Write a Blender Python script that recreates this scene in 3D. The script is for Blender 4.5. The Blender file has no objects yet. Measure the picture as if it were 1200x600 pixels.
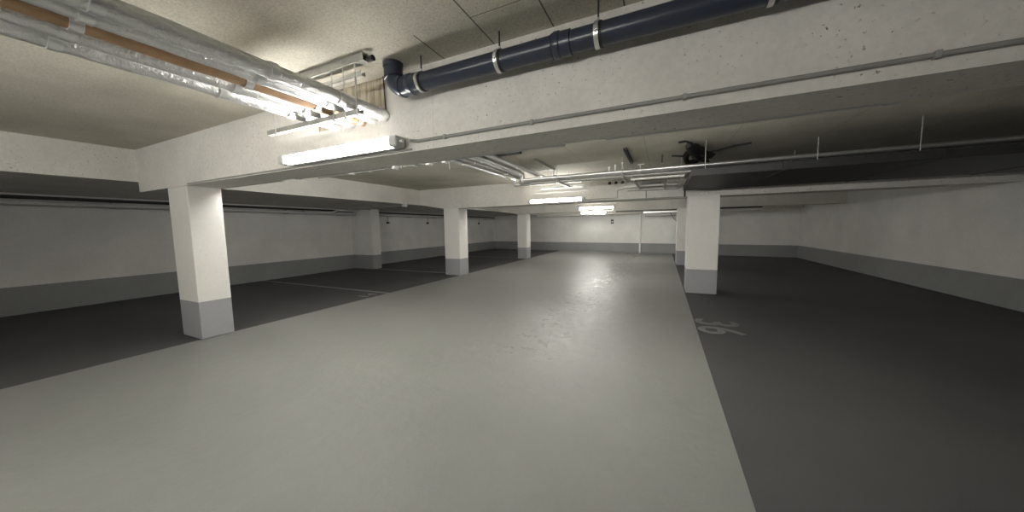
import bpy, bmesh, math, random
from mathutils import Vector, Matrix
random.seed(7)
S = bpy.context.scene
C = S.collection

# ---------------------------------------------------------------- camera, world, exposure
def rot(yaw, pitch, roll):
    cy, sy = math.cos(yaw), math.sin(yaw)
    f = Vector((-sy, cy, 0)); r = Vector((cy, sy, 0)); u = Vector((0, 0, 1))
    f2 = f*math.cos(pitch) + u*math.sin(pitch); u2 = -f*math.sin(pitch) + u*math.cos(pitch)
    r3 = r*math.cos(roll) + u2*math.sin(roll); u3 = -r*math.sin(roll) + u2*math.cos(roll)
    return Matrix((r3, u3, -f2)).transposed()
cam = bpy.data.objects.new('camera', bpy.data.cameras.new('camera'))
C.objects.link(cam); S.camera = cam
cam.data.sensor_width = 36; cam.data.lens = 373*36/1200
cam.data.clip_start = 0.02; cam.data.clip_end = 200
cam.matrix_world = Matrix.Translation((0, 0, 1.6)) @ rot(math.radians(25.3), math.radians(-5.13), math.radians(-.88)).to_4x4()

w = bpy.data.worlds.new('world'); S.world = w; w.use_nodes = True
w.node_tree.nodes['Background'].inputs[0].default_value = (.05, .05, .052, 1)
w.node_tree.nodes['Background'].inputs[1].default_value = 0.3
S.view_settings.view_transform = 'Standard'; S.view_settings.look = 'None'
S.view_settings.gamma = 1; S.view_settings.use_curve_mapping = False
S.view_settings.exposure = 2.55
TUBE = 15.0            # radiance of the lit diffusers

# ---------------------------------------------------------------- materials
def new_mat(name):
    m = bpy.data.materials.new(name); m.use_nodes = True
    return m, m.node_tree, m.node_tree.nodes['Principled BSDF']
class N:
    def __init__(s, nt): s.nt = nt
    def n(s, t, **k):
        x = s.nt.nodes.new(t)
        for a, b in k.items(): setattr(x, a, b)
        return x
    def l(s, a, b): s.nt.links.new(a, b)
    def pos(s):
        return s.n('ShaderNodeNewGeometry').outputs['Position']
    def noise(s, vec, scale, detail=3, rough=.55):
        x = s.n('ShaderNodeTexNoise'); x.inputs['Scale'].default_value = scale
        x.inputs['Detail'].default_value = detail; x.inputs['Roughness'].default_value = rough
        s.l(vec, x.inputs['Vector']); return x.outputs['Fac']
    def ramp(s, fac, p0, p1, a=0.0, b=1.0):
        x = s.n('ShaderNodeMapRange'); x.inputs[1].default_value = p0; x.inputs[2].default_value = p1
        x.inputs[3].default_value = a; x.inputs[4].default_value = b
        s.l(fac, x.inputs[0]); return x.outputs[0]
    def math(s, op, a, b=None, c=None):
        x = s.n('ShaderNodeMath', operation=op)
        for i, v in enumerate((a, b, c)):
            if v is None: continue
            if isinstance(v, (int, float)): x.inputs[i].default_value = v
            else: s.l(v, x.inputs[i])
        return x.outputs[0]
    def mix(s, fac, a, b, mode='MIX'):
        x = s.n('ShaderNodeMix', data_type='RGBA', blend_type=mode)
        if isinstance(fac, (int, float)): x.inputs[0].default_value = fac
        else: s.l(fac, x.inputs[0])
        for i, v in ((6, a), (7, b)):
            if isinstance(v, tuple): x.inputs[i].default_value = (*v, 1)
            else: s.l(v, x.inputs[i])
        return x.outputs[2]
    def bump(s, h, strength, dist, bsdf):
        x = s.n('ShaderNodeBump'); x.inputs['Strength'].default_value = strength
        x.inputs['Distance'].default_value = dist
        s.l(h, x.inputs['Height']); s.l(x.outputs[0], bsdf.inputs['Normal'])

def paint(name, col, rough=.75, band=None, specks=0.0, var=.10, bump=.25):
    m, nt, b = new_mat(name); g = N(nt); p = g.pos()
    big = g.ramp(g.noise(p, 1.3, 4), .3, .7, 1-var, 1+var*.4)
    fine = g.ramp(g.noise(p, 28, 5), .3, .7, 1-var*.5, 1+var*.3)
    base = col
    if band:
        sep = g.n('ShaderNodeSeparateXYZ'); g.l(p, sep.inputs[0])
        base = g.mix(g.math('LESS_THAN', sep.outputs[2], .565), col, band)
    v = g.n('ShaderNodeCombineColor'); f = g.math('MULTIPLY', big, fine)
    for i in range(3): g.l(f, v.inputs[i])
    c = g.mix(1.0, base, v.outputs[0], 'MULTIPLY')
    if specks:
        d = g.math('MULTIPLY', g.ramp(g.noise(p, 40, 3), .63, .68), g.ramp(g.noise(p, 2.6, 3), .42, .62))
        c = g.mix(g.math('MULTIPLY', d, specks), c, (.19, .17, .14))
    g.l(c, b.inputs['Base Color']); b.inputs['Roughness'].default_value = rough
    g.bump(g.noise(p, 60, 5), bump, .004, b)
    return m

WHITE = (.73, .72, .69); BAND = (.27, .275, .275)
M = {}
M['wall'] = paint('white wall paint with grey skirting band', WHITE, band=BAND)
M['beam'] = paint('white painted concrete', (.74, .715, .67), specks=1.0, var=.14)
def raw_patch(m):
    nt = m.node_tree; g = N(nt); b = nt.nodes['Principled BSDF']; src = b.inputs['Base Color'].links[0].from_socket
    p = g.pos(); sep = g.n('ShaderNodeSeparateXYZ'); g.l(p, sep.inputs[0]); x, y, z = sep.outputs
    k = g.math('MULTIPLY', g.math('GREATER_THAN', x, -3.2), g.math('LESS_THAN', x, g.math('ADD', -2.29, g.math('MULTIPLY', g.noise(p, 9, 2), .02))))
    k = g.math('MULTIPLY', k, g.math('MULTIPLY', g.math('LESS_THAN', y, 2.25), g.math('GREATER_THAN', y, 2.0)))
    k = g.math('MULTIPLY', k, g.math('GREATER_THAN', z, 2.60))
    mp = g.n('ShaderNodeMapping'); mp.inputs['Scale'].default_value = (1, 1, .12); g.l(p, mp.inputs[0])
    st = g.ramp(g.noise(mp.outputs[0], 34, 3, .6), .38, .62)
    c = g.mix(st, (.30, .245, .165), (.50, .46, .38))
    # one upright pour joint right of the patch
    j = g.math('MULTIPLY', g.math('LESS_THAN', g.math('ABSOLUTE', g.math('SUBTRACT', x, -1.745)), .0022), g.math('LESS_THAN', y, 2.25))
    c2 = g.mix(k, src, c); c2 = g.mix(g.math('MULTIPLY', j, .3), c2, (.2, .19, .17))
    g.l(c2, b.inputs['Base Color'])
raw_patch(M['beam'])
M['pillar'] = paint('white pillar paint with grey foot', (.74, .72, .68), band=(.33, .33, .34), specks=.25, var=.06)

def concrete_ceiling():
    m, nt, b = new_mat('raw board marked concrete'); g = N(nt); p = g.pos()
    a = g.ramp(g.noise(p, 1.1, 5, .6), .25, .75)
    c = g.mix(a, (.48, .45, .375), (.70, .662, .56))
    gr = g.ramp(g.noise(p, 75, 4, .7), .3, .7, .70, 1.12)
    v = g.n('ShaderNodeCombineColor')
    for i in range(3): g.l(gr, v.inputs[i])
    c = g.mix(1.0, c, v.outputs[0], 'MULTIPLY')
    sep = g.n('ShaderNodeSeparateXYZ'); g.l(p, sep.inputs[0]); x, y = sep.outputs[0], sep.outputs[1]
    # shuttering joints, 0.455 m apart along the slab, with a cross joint
    fx = g.math('FRACT', g.math('DIVIDE', g.math('ADD', x, 1.61+.455*30), .455))
    sx = g.math('LESS_THAN', g.math('MINIMUM', fx, g.math('SUBTRACT', 1.0, fx)), .011)
    own = g.math('MULTIPLY', g.math('GREATER_THAN', x, -1.64), g.math('GREATER_THAN', y, g.math('ADD', 1.35, g.math('MULTIPLY', g.math('LESS_THAN', x, -1.5), .5))))
    own = g.math('MULTIPLY', own, g.math('LESS_THAN', y, 2.3))
    sy = g.math('LESS_THAN', g.math('ABSOLUTE', g.math('SUBTRACT', y, 1.865)), .0028)
    sy = g.math('MULTIPLY', sy, g.math('GREATER_THAN', x, -1.16))
    sy = g.math('MULTIPLY', sy, g.ramp(g.noise(p, 5, 2), .42, .5))
    s = g.math('MAXIMUM', g.math('MULTIPLY', sx, own), sy)
    # faint joints on the rest of the slab
    f2 = g.math('FRACT', g.math('DIVIDE', g.math('ADD', x, 40.3), 1.25))
    s2 = g.math('MULTIPLY', g.math('LESS_THAN', f2, .008), g.math('GREATER_THAN', y, 2.6))
    s = g.math('MAXIMUM', s, g.math('MULTIPLY', s2, .45))
    holes = g.ramp(g.noise(p, 38, 1), .73, .76)
    s = g.math('MAXIMUM', g.math('MULTIPLY', s, .88), g.math('MULTIPLY', holes, .4))
    g.l(g.mix(s, c, (.05, .045, .035)), b.inputs['Base Color'])
    b.inputs['Roughness'].default_value = .85
    g.bump(g.noise(p, 40, 6, .7), .35, .006, b)
    return m
M['ceiling'] = concrete_ceiling()

def floor_mat(name, c0, c1, r0, r1, bumpd, speck=0):
    m, nt, b = new_mat(name); g = N(nt); p = g.pos()
    a = g.ramp(g.noise(p, .7, 5, .6), .3, .7)
    c = g.mix(a, c0, c1)
    gr = g.ramp(g.noise(p, 160, 2, .7), .3, .7, .90, 1.06)
    v = g.n('ShaderNodeCombineColor')
    for i in range(3): g.l(gr, v.inputs[i])
    c = g.mix(1.0, c, v.outputs[0], 'MULTIPLY')
    wear = g.math('MULTIPLY', g.ramp(g.noise(p, 14, 6, .7), .50, .75), g.ramp(g.noise(p, 1.2, 4), .45, .6))
    c = g.mix(g.math('MULTIPLY', wear, speck), c, (.20, .20, .18))
    g.l(c, b.inputs['Base Color'])
    # traffic-polished patches down the middle of the lane, ragged at their edges
    sep = g.n('ShaderNodeSeparateXYZ'); g.l(p, sep.inputs[0])
    d = g.math('ABSOLUTE', g.math('ADD', sep.outputs[0], 1.55))
    zone = g.ramp(g.math('ADD', d, g.math('MULTIPLY', g.noise(p, 1.6, 5, .6), 1.2)), .9, 1.7, 1.0, 0.0)
    zone = g.math('MULTIPLY', zone, g.ramp(sep.outputs[1], 2.6, 3.6))
    pol = g.math('MULTIPLY', zone, g.ramp(g.noise(p, 6, 5, .6), .44, .58))
    r = g.math('SUBTRACT', r1, g.math('MULTIPLY', pol, r1-r0))
    g.l(r, b.inputs['Roughness'])
    b.inputs['IOR'].default_value = 1.5
    h = g.math('ADD', g.math('MULTIPLY', g.noise(p, 260, 2, .6), .25), g.noise(p, 7, 6, .6))
    g.bump(h, .5, bumpd, b)
    return m
M['aisle'] = floor_mat('light grey epoxy floor coating', (.192, .195, .182), (.222, .225, .209), .265, .42, .018, .0)
M['bay'] = floor_mat('anthracite floor coating', (.050, .050, .052), (.066, .066, .066), .5, .7, .003)
M['line'] = paint('grey line paint', (.22, .22, .21), .6)

def simple(name, col, rough, metal=0.0, crinkle=0, var=0):
    m, nt, b = new_mat(name); g = N(nt)
    b.inputs['Base Color'].default_value = (*col, 1); b.inputs['Roughness'].default_value = rough
    b.inputs['Metallic'].default_value = metal
    p = g.pos()
    if var:
        g.l(g.mix(g.ramp(g.noise(p, 12, 4), .3, .7), tuple(x*(1-var) for x in col), col), b.inputs['Base Color'])
    if crinkle: g.bump(g.noise(p, crinkle, 4, .7), 1.0, .01, b)
    return m
M['pipe'] = simple('slate blue plastic', (.036, .045, .070), .28, var=.15)
M['rubber'] = simple('black rubber', (.012, .012, .012), .6)
M['steel'] = simple('galvanised steel', (.80, .80, .79), .30, .8, var=.15)
M['zinc'] = simple('dull zinc channel', (.50, .50, .47), .45, .7, var=.25)
M['foil'] = simple('crinkled aluminium foil', (.72, .72, .71), .33, .8, crinkle=26, var=.1)
M['jacket'] = simple('grey pipe insulation jacket', (.42, .41, .38), .38, .45, var=.2)
M['copper'] = simple('brown tape', (.36, .22, .12), .5, .2, var=.3)
M['conduit'] = simple('grey plastic conduit', (.33, .33, .31), .5, var=.1)
M['housing'] = simple('light grey lamp housing', (.55, .55, .54), .45)
M['white'] = simple('white plastic', (.75, .75, .73), .4)
M['dark'] = simple('dark grey sheet metal', (.03, .03, .03), .55, .0, var=.2)
M['black'] = simple('black plastic', (.006, .006, .007), .6, crinkle=14)
M['sign'] = simple('pale sign face', (.45, .46, .40), .5)
def emit():
    m, nt, b = new_mat('lit opal diffuser')
    b.inputs['Base Color'].default_value = (.8, .8, .8, 1)
    b.inputs['Emission Color'].default_value = (1.0, .985, .94, 1)
    b.inputs['Emission Strength'].default_value = TUBE
    return m
M['emit'] = emit()

# ---------------------------------------------------------------- mesh helpers
class MB:
    def __init__(s): s.bm = bmesh.new()
    def box(s, x0, x1, y0, y1, z0, z1, bev=0):
        r = bmesh.ops.create_cube(s.bm, size=1); v = r['verts']
        bmesh.ops.transform(s.bm, matrix=Matrix.Translation(((x0+x1)/2, (y0+y1)/2, (z0+z1)/2)) @ Matrix.Diagonal((x1-x0, y1-y0, z1-z0, 1)), verts=v)
        if bev:
            e = {e for q in v for e in q.link_edges}
            bmesh.ops.bevel(s.bm, geom=list(e), offset=bev, segments=2, affect='EDGES', profile=.5)
        return s
    def prism(s, pts, axis, a, b):
        """outline pts extruded along axis ('x','y','z') from a to b"""
        def mk(p, t):
            return {'x': (t, p[0], p[1]), 'y': (p[0], t, p[1]), 'z': (p[0], p[1], t)}[axis]
        A = [s.bm.verts.new(mk(p, a)) for p in pts]; B = [s.bm.verts.new(mk(p, b)) for p in pts]
        n = len(pts); s.bm.faces.new(A); s.bm.faces.new(B[::-1])
        for i in range(n): s.bm.faces.new((A[i], B[i], B[(i+1) % n], A[(i+1) % n]))
        return s
    def tube(s, path, r, seg=14, cap=True):
        P = [Vector(p) for p in path]; rings = []
        rr = r if isinstance(r, (list, tuple)) else [r]*len(P)
        t = (P[1]-P[0]).normalized(); up = Vector((0, 0, 1)) if abs(t.z) < .9 else Vector((0, 1, 0))
        nrm = t.cross(up).normalized()
        for i, p in enumerate(P):
            if i == 0: t = (P[1]-P[0])
            elif i == len(P)-1: t = P[-1]-P[-2]
            else: t = (P[i+1]-p).normalized() + (p-P[i-1]).normalized()
            if t.length < 1e-9: t = Vector((1, 0, 0))
            t.normalize(); nrm = (nrm - t*nrm.dot(t)).normalized(); bi = t.cross(nrm)
            rings.append([s.bm.verts.new(p + (nrm*math.cos(a) + bi*math.sin(a))*rr[i]) for a in [2*math.pi*k/seg for k in range(seg)]])
        for A, B in zip(rings, rings[1:]):
            for k in range(seg): s.bm.faces.new((A[k], A[(k+1) % seg], B[(k+1) % seg], B[k]))
        if cap: s.bm.faces.new(rings[0][::-1]); s.bm.faces.new(rings[-1])
        return s
    def build(s, name, mat, parent=None, smooth=False, **tags):
        bmesh.ops.recalc_face_normals(s.bm, faces=s.bm.faces[:])
        me = bpy.data.meshes.new(name); s.bm.to_mesh(me); s.bm.free()
        me.materials.append(mat)
        if smooth:
            for f in me.polygons: f.use_smooth = True
            try: me.set_sharp_from_angle(angle=math.radians(40))
            except Exception: pass
        o = bpy.data.objects.new(name, me); C.objects.link(o)
        if parent is not None:
            me.transform(Matrix.Translation(-parent.location)); o.parent = parent
        for k, v in tags.items(): o[k] = v
        return o
def thing(name, label, cat, loc=(0, 0, 0), group=None):
    o = bpy.data.objects.new(name, None); C.objects.link(o); o.location = loc
    o.empty_display_size = .1; o['label'] = label; o['category'] = cat
    if group: o['group'] = group
    return o
def tag(o, label, cat, group=None):
    o['label'] = label; o['category'] = cat
    if group: o['group'] = group
    return o
def structure(mb, name, mat): return mb.build(name, mat, kind='structure')
def arc(c, r, a0, a1, n, ax1, ax2):
    c, ax1, ax2 = Vector(c), Vector(ax1), Vector(ax2)
    return [c + ax1*(r*math.cos(a0+(a1-a0)*i/n)) + ax2*(r*math.sin(a0+(a1-a0)*i/n)) for i in range(n+1)]
def copy_tree(o, dx, dy=0, dz=0):
    c = o.copy(); C.objects.link(c); c.location = Vector(o.location) + Vector((dx, dy, dz))
    for ch in [q for q in bpy.data.objects if q.parent == o]:
        d = ch.copy(); C.objects.link(d); d.parent = c
        for g in [q for q in bpy.data.objects if q.parent == ch]:
            e = g.copy(); C.objects.link(e); e.parent = d
    return c

# ---------------------------------------------------------------- the room
XL, XR, YF = -11.7, 5.7, -4.6
AL, AR = -6.2, 0.51                       # edges of the light driving lane
CZ, BZ, LZ = 2.95, 2.27, 2.435            # slab, beam soffit, lower slab over the left bays
def yb(x): return 19.86 - .152*x           # the end wall runs slightly askew
structure(MB().prism([(AL, YF), (AR, YF), (AR, yb(AR)), (AL, yb(AL))], 'z', -.2, 0), 'floor', M['aisle'])
structure(MB().prism([(XL, YF), (AL, YF), (AL, yb(AL)), (XL, yb(XL))], 'z', -.2, -.002), 'floor', M['bay'])
structure(MB().prism([(AR, YF), (XR, YF), (XR, yb(XR)), (AR, yb(AR))], 'z', -.2, -.002), 'floor', M['bay'])
structure(MB().prism([(XL, YF), (XR, YF), (XR, yb(XR)), (XL, yb(XL))], 'z', CZ, CZ+.25), 'ceiling', M['ceiling'])
structure(MB().box(XL-.25, XL, YF-.25, yb(XL)+.3, -.2, CZ+.25), 'wall_left', M['wall'])
structure(MB().box(XR, XR+.25, YF-.25, yb(XR)+.3, -.2, CZ+.25), 'wall_right', M['wall'])
structure(MB().prism([(XL, yb(XL)), (XR, yb(XR)), (XR, yb(XR)+.25), (XL, yb(XL)+.25)], 'z', -.2, CZ+.25), 'wall_back', M['wall'])
structure(MB().box(XL, XR, YF-.25, YF, -.2, CZ+.25), 'wall_front', M['wall'])
# lower slab over the left bays
structure(MB().prism([(XL, YF), (-7.8, YF), (-7.8, yb(-7.8)), (XL, yb(XL))], 'z', LZ, CZ), 'ceiling', M['beam'])
# downstand beams
structure(MB().box(-7.8, XR, 2.2, 2.6, BZ, CZ), 'trim_1', M['beam'])
structure(MB().prism([(-7.8, CZ), (-7.8, LZ+.005), (-6.78, BZ), (XR, BZ), (XR, CZ)], 'y', 8.94, 9.46), 'trim_2', M['beam'])
structure(MB().prism([(-7.8, CZ), (-7.8, LZ+.005), (-6.7, BZ), (XR, BZ), (XR, CZ)], 'y', 14.9, 15.4), 'trim_3', M['beam'])
structure(MB().prism([(-7.8, yb(-7.8)-.45), (XR, yb(XR)-.45), (XR, yb(XR)), (-7.8, yb(-7.8))], 'z', BZ, CZ), 'trim_4', M['beam'])
structure(MB().box(-7.8, XR, -2.4, -2.0, BZ, CZ), 'trim_5', M['beam'])
structure(MB().box(XL, -10.57, 9.2, 9.62, -.01, LZ), 'wall_pier', M['wall'])

# pillars
def pillar(x0, x1, y0, y1, label, zt=BZ):
    o = MB().box(x0, x1, y0, y1, 0, zt, .012).build('pillar', M['pillar'])
    tag(o, label, 'pillar', 'square concrete pillars beside the lane')
pillar(-6.78, -6.17, 8.93, 9.45, 'white square pillar with grey foot, nearest of those left of the lane inside the photo')
pillar(-6.71, -6.2, 14.89, 15.40, 'white square pillar with grey foot, left of lane and farther away')
pillar(.53, 1.15, 8.45, 9.1, 'white square pillar with grey foot standing right of the lane beneath the flat duct')
pillar(.53, 1.15, 14.3, 15.4, 'white square pillar with grey foot, right of lane near the end wall')
pillar(-6.78, -6.17, 2.2, 2.6, 'white square pillar under the nearest beam, left of the lane')

# ---------------------------------------------------------------- floor paint
def flat(x0, x1, y0, y1, label):
    o = MB().box(x0, x1, y0, y1, -.002, .001).build('parking_line', M['line'])
    tag(o, label, 'floor marking', 'painted lines between the left parking bays')
flat(XL, AL, 5.77, 5.86, 'grey painted line across the dark bays, nearest, ahead of the bay number')
flat(-10.57, -6.78, 9.22, 9.37, 'grey painted line on dark floor joining wall pier and nearest left pillar')
flat(XL, -6.71, 15.1, 15.22, 'grey painted line on dark floor running to the farther left pillar')
def number(txt, loc, rz, size, label):
    cu = bpy.data.curves.new('bay_number', 'FONT'); cu.body = txt; cu.size = size; cu.extrude = .0012
    cu.align_x = 'CENTER'; cu.align_y = 'CENTER'; cu.offset = .008
    o = bpy.data.objects.new('bay_number', cu); C.objects.link(o)
    o.location = loc; o.rotation_euler = (0, 0, rz)
    dg = bpy.context.evaluated_depsgraph_get(); me = bpy.data.meshes.new_from_object(o.evaluated_get(dg))
    bpy.data.objects.remove(o)
    me.materials.clear(); me.materials.append(M['white_paint'])
    o = bpy.data.objects.new('bay_number', me); C.objects.link(o)
    o.location = loc; o.rotation_euler = (0, 0, rz); tag(o, label, 'floor marking')
M['white_paint'] = paint('worn white paint', (.20, .20, .195), .6, var=.5)
number('14', (-6.47, 5.42, .0), math.pi/2, .46, 'worn pale bay number painted on the dark floor left of the lane')
number('36', (.80, 5.78, .0), -math.pi/2, .85, 'worn pale bay number painted on the dark floor right of the lane')

# ---------------------------------------------------------------- lamps
def lamp(xc, yc, zc, L, label, face=-1):
    """batten on the face of a beam; face = -1 hangs on the side facing -Y"""
    t = thing('batten_lamp', label, 'lamp', (xc, yc, zc), 'long batten lamps on the beams')
    h = L/2; f = -face
    MB().box(xc-h, xc+h, yc-.028+.03*f, yc+.03+.03*f, zc-.052, zc+.052, .008).build('housing', M['housing'], t)
    ys = sorted((yc+.03*f, yc-.016*f))
    if face < 0: MB().box(xc-h, xc+h, ys[0], ys[1], zc+.044, zc+.054, .002).build('glow_shield', M['housing'], t)  # shield added to keep glow off the beam above
    pts = [(yc - f*(.002 + .045*math.sin(a)), zc + .042*math.cos(a)) for a in [math.pi*k/12 for k in range(13)]]
    MB().prism(pts, 'x', xc-h+.02, xc+h-.02).build('diffuser', M['emit'], t, True)
    for s in (-1, 1):
        x = xc + s*(h+.02)
        MB().box(x-.045, x+.045, yc-.055, yc+.055, zc-.045, zc+.045, .015).build('end_cap', M['housing'], t)
        MB().tube([(x+s*.04, yc, zc), (x+s*.075, yc, zc)], .012, 10).build('cable_gland', M['white'], t, True)
    for s in (-.55, .55):
        MB().box(xc+s*h-.015, xc+s*h+.015, yc+f*.02, yc+f*.085, zc-.02, zc+.055).build('bracket', M['steel'], t)
lamp(-2.87, 2.12, 2.345, 1.54, 'glowing batten lamp on the nearest beam, at the left edge of the photo')
lamp(-2.79, 8.86, 2.35, 1.54, 'glowing batten lamp on the second beam, between pillars and the pipe bend')
lamp(-2.75, 14.82, 2.42, 1.54, 'glowing batten lamp on the third beam, right of and beyond another lamp')
lamp(-3.83, 19.80, 2.41, 1.5, 'farthest thin glowing batten lamp, by the end wall')
for x, l in ((-5.2, 'left'), (-3.3, 'middle'), (-1.4, 'right')):  # pipe shadow implies light from behind; the extra lamps are added fill
    lamp(x, -1.92, 2.33, 1.54, l + ' one of three added batten lamps, unseen on a beam behind the viewpoint', 1)

for x, l in ((-5.6, 'leftmost'), (-3.6, 'second'), (-1.6, 'third'), (.4, 'rightmost')):  # unseen fill lamps added to brighten the middle field
    lamp(x, 2.68, 2.325, 1.54, l + ' one of four added fill lamps on the hidden rear face of the nearest beam', 1)
for x, l in ((-5.0, 'left'), (-1.0, 'right')):  # more unseen lamps, added to brighten the farther walls
    lamp(x, 9.54, 2.325, 1.54, l + ' one of two added fill lamps on the hidden rear face of the second beam', 1)
    lamp(x, 15.48, 2.325, 1.54, l + ' one of two added fill lamps on the hidden rear face of the third beam', 1)
# ---------------------------------------------------------------- big drain pipe on the near beam
PY, PZ, PR = 2.07, 2.75, .066
dp = thing('drain_pipe', 'thick slate blue drain pipe hung along the top of the nearest beam', 'pipe', (-1.0, PY, PZ))
MB().tube([(-1.80, PY, PZ), (3.9, PY, PZ)], PR, 40).build('pipe', M['pipe'], dp, True)
el = [(-2.03, PY, CZ), (-2.03, PY, PZ+.15)] + arc((-1.91, PY, PZ+.12), .12, math.pi, 1.5*math.pi, 10, (1, 0, 0), (0, 0, 1)) + [(-1.80, PY, PZ)]
MB().tube(el, PR+.009, 36).build('elbow', M['pipe'], dp, True)
for a in (math.pi*1.10, math.pi*1.44):
    q = Vector((-1.91, PY, PZ+.12)) + Vector((math.cos(a), 0, math.sin(a)))*.12; tt = Vector((-math.sin(a), 0, math.cos(a)))
    MB().tube([q-tt*.016, q-tt*.012, q+tt*.012, q+tt*.016], [PR+.008, PR+.016, PR+.016, PR+.008], 36).build('elbow_collar', M['pipe'], dp, True)
def ring(x, dx, r): return MB().tube([(x, PY, PZ), (x, PY, PZ), (x+dx, PY, PZ), (x+dx, PY, PZ)][1:3], r, 36)
MB().tube([(-2.03, PY, PZ+.155), (-2.03, PY, PZ+.165), (-2.03, PY, CZ)], [PR+.006, PR+.015, PR+.015], 36).build('socket', M['pipe'], dp, True)
for x in (-1.87, -.66, 1.35, 3.3):
    MB().tube([(x, PY, PZ), (x+.012, PY, PZ), (x+.045, PY, PZ), (x+.052, PY, PZ), (x+.115, PY, PZ), (x+.12, PY, PZ)],
              [PR+.004, PR+.014, PR+.014, PR+.008, PR+.008, PR], 36).build('socket', M['pipe'], dp, True)
    MB().tube([(x-.004, PY, PZ), (x+.001, PY, PZ)], PR+.007, 36).build('gasket', M['rubber'], dp, True)
def clamp(x):
    t = thing('pipe_clamp', '', 'pipe clamp', (x, PY, PZ), 'steel clamps holding the big drain pipe')
    # open band around the pipe
    def band(r, w, x):
        m = MB(); n = 44; ro, ri = r+.004, r
        prev = None; V = []
        for k in range(n):
            a = 2*math.pi*k/n; V.append([m.bm.verts.new((x+dx, PY+rr*math.cos(a), PZ+rr*math.sin(a))) for dx, rr in ((-w, ri), (-w, ro), (w, ro), (w, ri))])
        for k in range(n):
            A, B = V[k], V[(k+1) % n]
            for j in range(4): m.bm.faces.new((A[j], A[(j+1) % 4], B[(j+1) % 4], B[j]))
        return m
    band(PR+.001, .019, x+.008).build('rubber_lining', M['rubber'], t, True)
    band(PR+.005, .013, x-.004).build('band', M['steel'], t, True)
    for s in (-1, 1):
        MB().box(x-.012, x+.012, PY+s*(PR+.008)-.012, PY+s*(PR+.008)+.012, PZ-.012, PZ+.012, .002).build('flange', M['steel'], t)
        MB().tube([(x, PY+s*(PR+.010), PZ-.022), (x, PY+s*(PR+.010), PZ+.022)], .004, 8).build('bolt', M['steel'], t, True)
    MB().tube([(x, PY, PZ+PR+.003), (x, PY, PZ+PR+.030)], .009, 6).build('nut', M['steel'], t)
    MB().tube([(x, PY, PZ+PR+.020), (x, PY, CZ-.004)], .0055, 8).build('rod', M['dark'], t, True)
    MB().box(x-.016, x+.016, PY-.016, PY+.016, CZ-.005, CZ).build('rod_plate', M['zinc'], t)
    return t
c0 = clamp(-1.74)
c0['label'] = 'steel pipe clamp on the blue drain pipe right beside its elbow'
for dx, l in ((.69, 'steel pipe clamp on the drain pipe between the elbow end and the collar'),
              (1.36, 'steel pipe clamp on the drain pipe just right of its collar'),
              (2.2, 'steel pipe clamp on the drain pipe, second from its far right end'),
              (3.6, 'steel pipe clamp on the drain pipe close to its right end')):
    copy_tree(c0, dx)['label'] = l

# ---------------------------------------------------------------- conduit along the near beam
cd = thing('conduit', 'thin grey conduit running along the face of the nearest beam from the lamp', 'conduit', (-1.0, 2.187, 2.345))
MB().tube([(-1.95, 2.14, 2.345), (-1.90, 2.186, 2.345), (4.6, 2.186, 2.345)], .0125, 14).build('tube', M['conduit'], cd, True)
for x in (-1.62, -.86, .1, 1.1, 2.1, 3.1):
    MB().box(x-.011, x+.011, 2.171, 2.2, 2.328, 2.362, .003).build('clip', M['conduit'], cd)
cd2 = MB().tube([(-6.1, 2.19, 2.287), (-1.98, 2.19, 2.287)], .008, 10).build('conduit', M['conduit'], None, True)
tag(cd2, 'thin grey conduit under the nearest lamp along the lower beam edge', 'conduit')
cb = MB().tube([(-2.262, 2.185, 2.945), (-2.262, 2.188, 2.80), (-2.258, 2.19, 2.655)], .006, 8).build('cable', M['dark'], None, True)
tag(cb, 'dark upright cable on the nearest beam beside the foil pipes', 'cable')

# ---------------------------------------------------------------- foil pipes on a trapeze, near left
def channel(mb, p0, p1, axis, w=.041, h=.041, t=.003):
    """strut channel opening upward (axis x or y)"""
    a0, a1, c, z = p0, p1, axis[1], axis[2]
    if axis[0] == 'x':
        mb.box(a0, a1, c-w/2, c+w/2, z, z+t); mb.box(a0, a1, c-w/2, c-w/2+t, z, z+h); mb.box(a0, a1, c+w/2-t, c+w/2, z, z+h)
    else:
        mb.box(c-w/2, c+w/2, a0, a1, z, z+t); mb.box(c-w/2, c-w/2+t, a0, a1, z, z+h); mb.box(c+w/2-t, c+w/2, a0, a1, z, z+h)
    return mb
tr = thing('pipe_hanger', 'galvanised trapeze hanger under the ceiling carrying the foil pipes, near left', 'pipe hanger', (-2.6, 1.87, CZ))
channel(MB(), -3.45, -2.10, ('x', 1.86, CZ-.06), .06, .06, .006).build('ceiling_channel', M['zinc'], tr)
channel(MB(), -3.40, -2.18, ('x', 1.90, CZ-.135), .04, .035).build('crossbar', M['steel'], tr)
channel(MB(), -3.45, -2.185, ('x', 1.87, 2.515)).build('crossbar', M['zinc'], tr)
for x in (-3.3, -2.48, -2.343, -2.205):
    MB().tube([(x, 1.845, 2.50), (x, 1.845, CZ-.02)], .005, 8).build('rod', M['steel'], tr, True)
    MB().tube([(x, 1.845, 2.492), (x, 1.845, 2.508)], .011, 6).build('nut', M['steel'], tr)
MB().tube([(-2.07, 1.86, CZ-.05), (-2.02, 1.86, CZ-.05)], .022, 12).build('end_plug', M['rubber'], tr, True)
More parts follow.
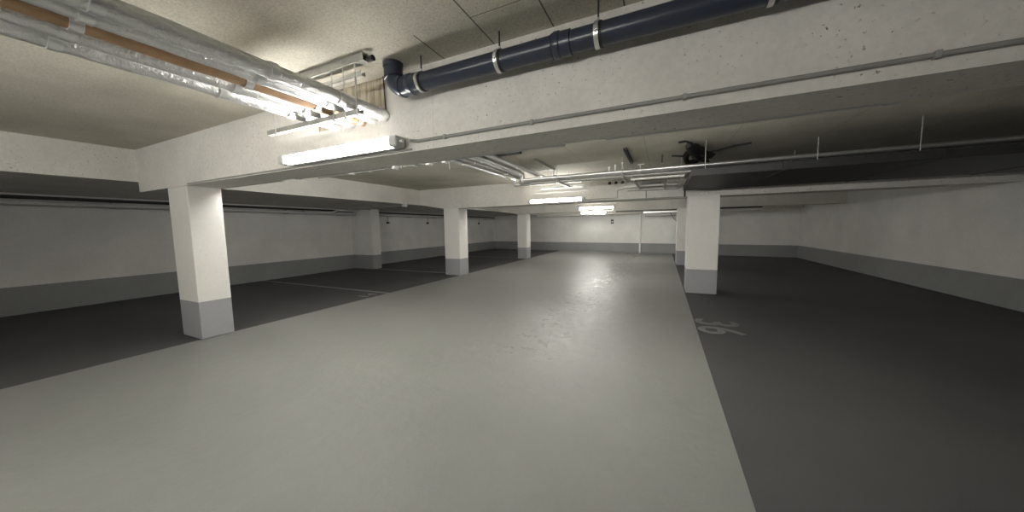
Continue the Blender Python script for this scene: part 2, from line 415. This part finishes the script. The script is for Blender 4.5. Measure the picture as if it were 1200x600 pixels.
for x, r, m, l in ((-2.27, .050, 'foil', 'foil wrapped pipe under the ceiling, rightmost of the bundle ending at the nearest beam'),
                   (-2.41, .043, 'foil', 'foil wrapped pipe in the bundle by the nearest beam, beside the rightmost one'),
                   (-2.55, .040, 'copper', 'brown taped pipe among the foil wrapped bundle by the nearest beam'),
                   (-2.70, .052, 'foil', 'thick foil wrapped pipe left of the brown taped pipe'),
                   (-2.90, .052, 'foil', 'outermost foil wrapped pipe of the bundle outside the left photo edge')):
    ys = [-3.4] + [i*.16 for i in range(0, 14)] + [2.2]
    zc = 2.562 + r
    t = thing('insulated_pipe', l, 'pipe', (x, 2.2, zc), 'insulated pipes resting on the near trapeze hanger')
    MB().tube([(x+random.uniform(-.004, .004), y, zc) for y in ys], [r+random.uniform(-.003, .003) for _ in ys], 20).build('jacket', M['foil' if m == 'foil' else 'copper'], t, True)
    for y in (.55, 1.25, 1.72, 2.12):
        MB().tube([(x, y, zc), (x, y+.045, zc)], r+.005, 20).build('tape_band', M['steel'], t, True)

# ---------------------------------------------------------------- pipes in the middle field
spec = ((-3.49, 7.62, 2.83, .040, 'leftmost silver ceiling pipe bending right, outermost of the four that turn'),
        (-3.24, 7.36, 2.83, .040, 'second from left of the four silver ceiling pipes that turn right'),
        (-3.07, 7.12, 2.83, .036, 'third of the four silver ceiling pipes that turn right'),
        (-2.95, 6.90, 2.83, .036, 'rightmost and nearest of the four silver ceiling pipes that turn right'))
for x, yt, z, r, l in spec:
    t = thing('ceiling_pipe', l, 'pipe', (x, yt, z), 'silver pipes turning under the ceiling')
    zl = 2.69
    p = [(x, 2.6, z), (x, yt-.05, z)] + arc((x, yt-.05, z-.05), .05, math.pi/2, 0, 6, (0, 1, 0), (0, 0, 1))
    p += [(x, yt, zl+.05)] + arc((x+.05, yt, zl+.05), .05, math.pi, 1.5*math.pi, 6, (1, 0, 0), (0, 0, 1)) + [(5.6, yt, zl)]
    MB().tube(p, r, 16).build('pipe', M['jacket' if x == -3.24 else 'steel'], t, True)
    for y in (3.7, 5.2, 6.6):
        MB().tube([(x, y, z), (x, y+.03, z)], r+.006, 16).build('coupling', M['steel'], t, True)
    for xx in (-1.9, -.15):
        MB().tube([(xx, yt, zl), (xx+.05, yt, zl)], r+.007, 16).build('coupling', M['steel'], t, True)
o = MB().tube([(-2.9, 7.24, 2.645), (5.6, 7.24, 2.645)], .045, 20).build('ceiling_pipe', M['jacket'], None, True)
tag(o, 'thick dull grey pipe slung lowest beneath the silver pipes crossing the lane', 'pipe')
o = MB().tube([(-2.72, 2.6, 2.84), (-2.72, 7.6, 2.84), (-2.72, 8.93, 2.84)], .045, 18).build('ceiling_pipe', M['steel'], None, True)
tag(o, 'straight silver pipe along the ceiling, right of the pipes that turn', 'pipe')
# hangers for the crossing pipes
def hanger(x, l, n=2):
    t = thing('pipe_hanger', l, 'pipe hanger', (x, 7.2, CZ), 'hangers carrying the crossing pipes')
    channel(MB(), 6.72, 7.80, ('y', x, 2.558)).build('crossbar', M['zinc'], t)
    for y in (6.76, 7.76):
        MB().tube([(x, y, 2.545), (x, y, CZ)], .006, 8).build('rod', M['zinc'], t, True)
hanger(-2.1, 'strut and rod hanger under the crossing pipes, beside the ceiling rail')
hanger(-.75, 'strut and rod hanger under the crossing pipes, halfway to the right pillar')
hanger(2.2, 'strut and rod hanger under the crossing pipes over the right bays')
# ceiling rails
for x, y0, y1, m, l in ((-2.31, 6.0, 7.25, 'zinc', 'short zinc rail on the ceiling above the crossing pipes, with a rod at its end'),
                        (-.62, 5.95, 7.35, 'dark', 'dark slim rail on the ceiling above the crossing pipes, right of centre')):
    t = thing('ceiling_rail', l, 'ceiling rail', (x, y0, CZ))
    channel(MB(), y0, y1, ('y', x, CZ-.05), .05, .05).build('rail', M[m], t)
    MB().tube([(x, y1-.04, CZ-.03), (x, y1-.04, 2.735)], .014 if m == 'zinc' else .006, 8).build('rod', M['steel'], t, True)
o = MB().box(-1.66, -1.58, 4.72, 5.05, CZ-.045, CZ, .006).build('ceiling_bracket', M['steel']); tag(o, 'small shiny bracket on the ceiling just behind the nearest beam', 'bracket')
o = MB().tube([(-.04, 6.9, CZ), (-.04, 6.9, 2.80)], .012, 8).build('threaded_rod', M['dark']); tag(o, 'short dark rod hanging from the ceiling left of the black cable coil', 'rod')
# dark duct just behind the near beam
o = MB().box(-3.6, -2.28, 5.0, 5.3, 2.888, 2.948, .006).build('cable_duct', M['dark']); tag(o, 'short dark box duct above the silver pipes behind the nearest beam', 'duct')
for x in (-3.3, -2.2):
    pass
# wire basket
m = MB()
for i in range(9): m.tube([(-2.98+.0+i*.075, 6.35, 2.895), (-2.98+i*.075, 7.25, 2.895)], .0035, 6)
for i in range(8): m.tube([(-3.0, 6.38+i*.12, 2.90), (-2.36, 6.38+i*.12, 2.90)], .0035, 6)
for x in (-3.0, -2.36):
    m.tube([(x, 6.35, 2.945), (x, 7.25, 2.945)], .0035, 6)
    for i in range(8): m.tube([(x, 6.38+i*.12, 2.897), (x, 6.38+i*.12, CZ)], .0035, 6)
o = m.build('wire_basket_tray', M['steel']); tag(o, 'fine wire basket tray under the ceiling where the pipes bend', 'cable tray')
# riser stubs
for x, h, r in ((-1.02, .05, .022), (-.90, .08, .020), (-.76, .11, .022)):
    t = thing('riser_stub', {-1.02: 'shortest shiny stub on the crossing pipes, leftmost of three',
                             -.90: 'middle shiny stub of three on the crossing pipes',
                             -.76: 'tallest shiny stub on the crossing pipes, rightmost of three'}[x], 'pipe fitting', (x, 6.9, 2.72), 'stubs on the crossing pipes')
    MB().tube([(x, 6.9, 2.715), (x, 6.9, 2.74+h)], r, 12).build('stub', M['steel'], t, True)
    MB().tube([(x, 6.9, 2.735+h), (x, 6.9, 2.76+h)], r+.008, 6).build('cap', M['steel'], t)
# valve with a bright handle
t = thing('valve', 'small shiny valve on the nearest crossing pipe, right of the stubs', 'valve', (-.42, 6.88, 2.69))
MB().tube([(-.47, 6.9, 2.69), (-.37, 6.9, 2.69)], .046, 14).build('body', M['steel'], t, True)
MB().tube([(-.42, 6.88, 2.72), (-.42, 6.88, 2.79)], .012, 10).build('stem', M['steel'], t, True)
MB().box(-.475, -.365, 6.865, 6.895, 2.785, 2.797, .003).build('handle', M['white'], t)
# corrugated hose on beam two
m = MB(); P = []; R_ = []
for i in range(140):
    x = -3.2 + 1.28*i/139; P.append((x, 8.885, 2.715 - .006*math.sin(i*.16))); R_.append(.034 if i % 4 < 2 else .020)
m.tube(P, R_, 14)
o = m.build('corrugated_hose', M['foil'], None, True); tag(o, 'shiny ribbed hose along the second beam above its lamp', 'hose')
o = MB().tube([(-3.45, 8.925, 2.59), (-1.85, 8.925, 2.59)], .010, 8).build('conduit', M['white'], None, True); tag(o, 'thin white conduit beneath the ribbed hose on the second beam', 'conduit')
for i, x in enumerate((-1.30, -1.14, -.98)):
    t = thing('cable_clip', ['dark clip on the second beam, leftmost of three in a row', 'dark clip on the second beam, middle of three in a row', 'dark clip on the second beam, rightmost of three in a row'][i], 'clip', (x, 8.9, 2.72), 'dark clips on the second beam')
    MB().box(x-.03, x+.03, 8.90, 8.94, 2.70, 2.77, .005).build('base', M['dark'], t)
    MB().tube([(x-.035, 8.885, 2.715), (x+.035, 8.885, 2.735)], .020, 10).build('grip', M['dark'], t, True)
# strut frame with two angled arms below the crossing pipes
t = thing('strut_frame', 'grey strut frame hanging below the crossing pipes left of the right pillar', 'bracket', (.1, 7.2, 2.5))
channel(MB(), -.62, .36, ('x', 7.12, 2.53)).build('crossbar', M['zinc'], t)
channel(MB(), 7.12, 8.94, ('y', .33, 2.50)).build('rail', M['zinc'], t)
channel(MB(), 7.12, 8.94, ('y', .03, 2.50)).build('rail', M['zinc'], t)
channel(MB(), 7.12, 8.94, ('y', -.55, 2.52)).build('rail', M['zinc'], t)
channel(MB(), -.9, .36, ('x', 8.4, 2.525)).build('crossbar', M['zinc'], t)
for x in (-.6, .30):
    MB().tube([(x, 7.12, 2.5), (x, 7.12, CZ)], .006, 8).build('rod', M['zinc'], t, True)
o = MB().box(-.50, -.05, 8.55, 8.93, 2.57, 2.67, .01).build('junction_box', M['conduit']); tag(o, 'grey junction box on the second beam behind the strut frame', 'box')
# flat duct over the right bays
t = thing('flat_duct', 'dark flat ventilation duct above the right parking bay, in front of the pillar', 'duct', (2, 7.2, 2.45))
MB().box(.41, 5.6, 6.05, 8.44, 2.385, 2.50, .008).build('duct', M['dark'], t)
for x in (1.6, 3.2, 4.8):
    MB().box(x-.02, x+.02, 6.03, 8.445, 2.377, 2.508).build('flange', M['dark'], t)
for x in (.6, 3.0, 5.0):
    for y in (6.1, 8.35): MB().tube([(x, y, 2.5), (x, y, CZ)], .006, 8).build('rod', M['zinc'], t, True)
# black coil
t = thing('cable_coil', 'black bundle of cable and plastic hanging under the ceiling at the right', 'cable bundle', (.5, 6.5, 2.88))
m = MB()
for k in range(9):
    cx, cy, cz = .53+random.uniform(-.05, .05), 6.85+random.uniform(-.1, .1), 2.835+random.uniform(-.03, .03)
    a, bq, ph = .20+random.uniform(-.03, .03), .34+random.uniform(-.06, .06), random.uniform(-.4, .4)
    pts = [(cx+a*math.cos(u)+.05*math.sin(ph), cy+bq*math.sin(u), cz+.05*math.sin(u*2+ph)) for u in [2*math.pi*i/28 for i in range(28)]]
    m.tube(pts + [pts[0]], .024, 8)
m.build('coil', M['black'], t, True)
m = MB(); pts = []; rr = []
for i in range(14):
    u = i/13; pts.append((.34+.42*u, 6.0+1.15*u, 2.875-.12*u**1.5)); rr.append(.03+.075*math.sin(math.pi*min(1, u*1.05+.05))*(1+.25*math.sin(i*2.3)))
m.tube(pts, rr, 14); m.build('wrapping', M['black'], t, True)
MB().tube([(.40, 6.0, 2.90), (.30, 5.92, 2.925), (.20, 5.90, 2.915)], .016, 8).build('cable_end', M['black'], t, True)
MB().tube([(.42, 6.5, 2.83), (.28, 6.45, 2.80), (.12, 6.5, 2.83)], .018, 8).build('cable_end', M['black'], t, True)
MB().tube([(.62, 6.9, 2.86), (.78, 6.7, 2.88), (1.1, 6.65, 2.93), (1.3, 6.6, 2.935)], .016, 8).build('cable_end', M['black'], t, True)

# conduit with fittings behind the near beam, left part
t = thing('conduit', 'grey conduit with white fittings on the ceiling, seen just under the nearest beam edge', 'conduit', (-5, 5.2, 2.9))
MB().tube([(-7.78, 5.25, 2.90), (-3.7, 5.15, 2.90)], .013, 10).build('tube', M['conduit'], t, True)
for x, s in ((-6.5, .035), (-5.15, .03), (-4.25, .04), (-3.85, .035)):
    MB().box(x-s*1.3, x+s*1.3, 5.12, 5.25, 2.865, 2.94, .01).build('fitting', M['white'], t)
for x in (-5.9, -4.95, -4.6):
    MB().box(x-.015, x+.015, 5.14, 5.23, 2.86, CZ, .003).build('clip', M['zinc'], t)
o = MB().tube([(-3.62, 5.0, CZ), (-3.62, 5.0, 2.70)], .007, 8).build('threaded_rod', M['zinc']); tag(o, 'thin rod hanging from the ceiling left of the turning pipes', 'rod')

# conduits on the face of the second beam
def cond(pts, l, r=.010, m='conduit'):
    o = MB().tube(pts, r, 8).build('conduit', M[m], None, True); tag(o, l, 'conduit', 'conduits on the second beam')
cond([(-1.95, 8.925, 2.335), (-1.10, 8.925, 2.335), (-1.10, 8.925, 2.53), (-.95, 8.925, 2.55)], 'conduit from the lamp stepping up the second beam')
cond([(-.85, 8.925, 2.50), (.0, 8.925, 2.48), (.35, 8.925, 2.48)], 'upper level conduit on the second beam near the junction box', .010)
cond([(-.40, 8.925, 2.48), (-.40, 8.925, 2.29)], 'short upright conduit on the second beam')
cond([(-2.0, 8.93, 2.285), (.52, 8.93, 2.285)], 'long level conduit at the bottom edge of the second beam', .009)
cond([(.47, 8.92, 2.50), (.47, 8.92, 2.28)], 'dark upright conduit at the right end of the second beam', .018, 'dark')

# white pipe under third beam and items near the end wall
t = thing('ceiling_pipe', 'bright white pipe under the ceiling beyond the third beam, at the right', 'pipe', (0, 17, 2.24))
MB().tube([(-.80, 17, 2.235), (3.9, 17, 2.235)], .042, 14).build('pipe', M['white'], t, True)
MB().tube([(-.86, 17, 2.235), (-.78, 17, 2.235)], .06, 14).build('cap', M['steel'], t, True)
for x in (.1, 2.5): MB().tube([(x, 17, 2.26), (x, 17, CZ)], .008, 8).build('rod', M['dark'], t, True)
t = thing('ceiling_pipe', 'dark slim pipe below the ceiling alongside the white pipe beyond the third beam', 'pipe', (0, 17.4, 2.1))
MB().tube([(-2.2, 17.3, 2.33), (3.9, 17.3, 2.33)], .03, 10).build('pipe', M['dark'], t, True)
for x in (-1.9, .9): MB().tube([(x, 17.3, 2.33), (x, 17.3, CZ)], .008, 8).build('rod', M['dark'], t, True)
yw = lambda x: yb(x)
o = MB().tube([(-1.17, yw(-1.17)-.06, 0), (-1.17, yw(-1.17)-.06, BZ)], .055, 14).build('downpipe', M['white'], None, True)
tag(o, 'white vertical pipe standing against the end wall', 'pipe')
t = thing('sign_box', 'small dark framed box high on the end wall left of the vertical pipe', 'sign', (-2.78, yw(-2.78), 1.87))
MB().box(-2.86, -2.70, yw(-2.78)-.05, yw(-2.78)+.01, 1.73, 1.99, .008).build('frame', M['dark'], t)
MB().box(-2.825, -2.735, yw(-2.78)-.056, yw(-2.78)-.04, 1.80, 1.90).build('face', M['sign'], t)
o = MB().tube([(.35, 19.1, 2.95), (.35, 19.1, 2.30), (.42, 19.08, 2.12), (.55, 19.05, 1.92), (.68, 19.0, 1.78), (.72, 19.0, 1.7)], .014, 8).build('cable', M['dark'], None, True)
tag(o, 'dark cable dangling slantwise near the end wall beside the far right pillar', 'cable')
o = MB().tube([(-.9, 19.38, 2.10), (2.0, 19.2-.02, 2.10)], .012, 8).build('conduit', M['dark'], None, True); tag(o, 'thin dark conduit crossing in front of the end wall at right', 'conduit')
# pipe along beam four
p = [(x, yb(x)-.51, 2.24) for x in (-6.1, -3, 0)]
o = MB().tube([(-6.6, yb(-6.6)-.52, 2.42), (-6.1, yb(-6.1)-.52, 2.42), (-5.9, yb(-5.9)-.52, 2.31), (-5.4, yb(-5.4)-.52, 2.29), (-1.2, yb(-1.2)-.52, 2.29)], .028, 10).build('wall_pipe', M['white'], None, True)
tag(o, 'slim pale pipe with a kink along the beam at the end wall', 'pipe')

# pipes along the left wall
for dz, dx, r, mm, l in ((-.03, .30, .045, 'housing', 'silver pipe along the left wall under low ceiling, lower'),
                     (.09, .16, .035, 'dark', 'dark pipe along the left wall under low ceiling, upper')):
    for (y0, y1, nm) in ((0, 9.2, 'before the wall pier'), (9.62, 21.5, 'beyond the wall pier')):
        t = thing('wall_pipe', l + ', ' + nm, 'pipe', (XL+dx, y0, 2.27+dz), 'pipes along the left wall')
        MB().tube([(XL+dx, y0, 2.26+dz), (XL+dx, min(y1, 21.4), 2.26+dz)], r, 12).build('pipe', M[mm], t, True)
        y = y0+.9
        while y < y1:
            MB().box(XL, XL+dx+r, y-.015, y+.015, 2.26+dz-r-.008, 2.26+dz-r+.004).build('bracket', M['zinc'], t)
            y += 1.9
o = MB().tube([(XL+.42, 7.0, 2.27), (XL+.42, 8.05, 2.27), (XL+.42, 8.3, 2.36), (XL+.42, 9.18, 2.36)], .035, 12).build('wall_pipe', M['steel'], None, True)
tag(o, 'silver pipe with a small offset bend near the wall pier', 'pipe')
for y, l in ((11.1, 'small hanging drop pipe on the left wall, just past the wall pier'), (13.9, 'small hanging drop pipe on the left wall, in front of the nearest left pillar'), (19.3, 'small hanging drop pipe on the left wall, in the far bay')):
    t = thing('drop_pipe', l, 'pipe', (XL+.1, y, 2.0), 'short drop pipes on the left wall')
    MB().tube([(XL+.06, y, 2.25), (XL+.06, y, 1.95)], .022, 10).build('tube', M['zinc'], t, True)
    MB().box(XL, XL+.09, y-.06, y+.06, 1.86, 1.95, .008).build('box', M['dark'], t)
o = MB().tube([(-10.2, 8.0, 2.42), (-9.9, 8.02, 2.40), (-7.9, 8.3, 2.395)], .02, 8).build('conduit', M['conduit'], None, True); tag(o, 'grey conduit crossing under the low left ceiling to a small white cap', 'conduit')
o = MB().box(-7.96, -7.84, 8.22, 8.36, 2.34, LZ, .015).build('ceiling_box', M['white']); tag(o, 'small white box under the edge of the low left ceiling', 'box')
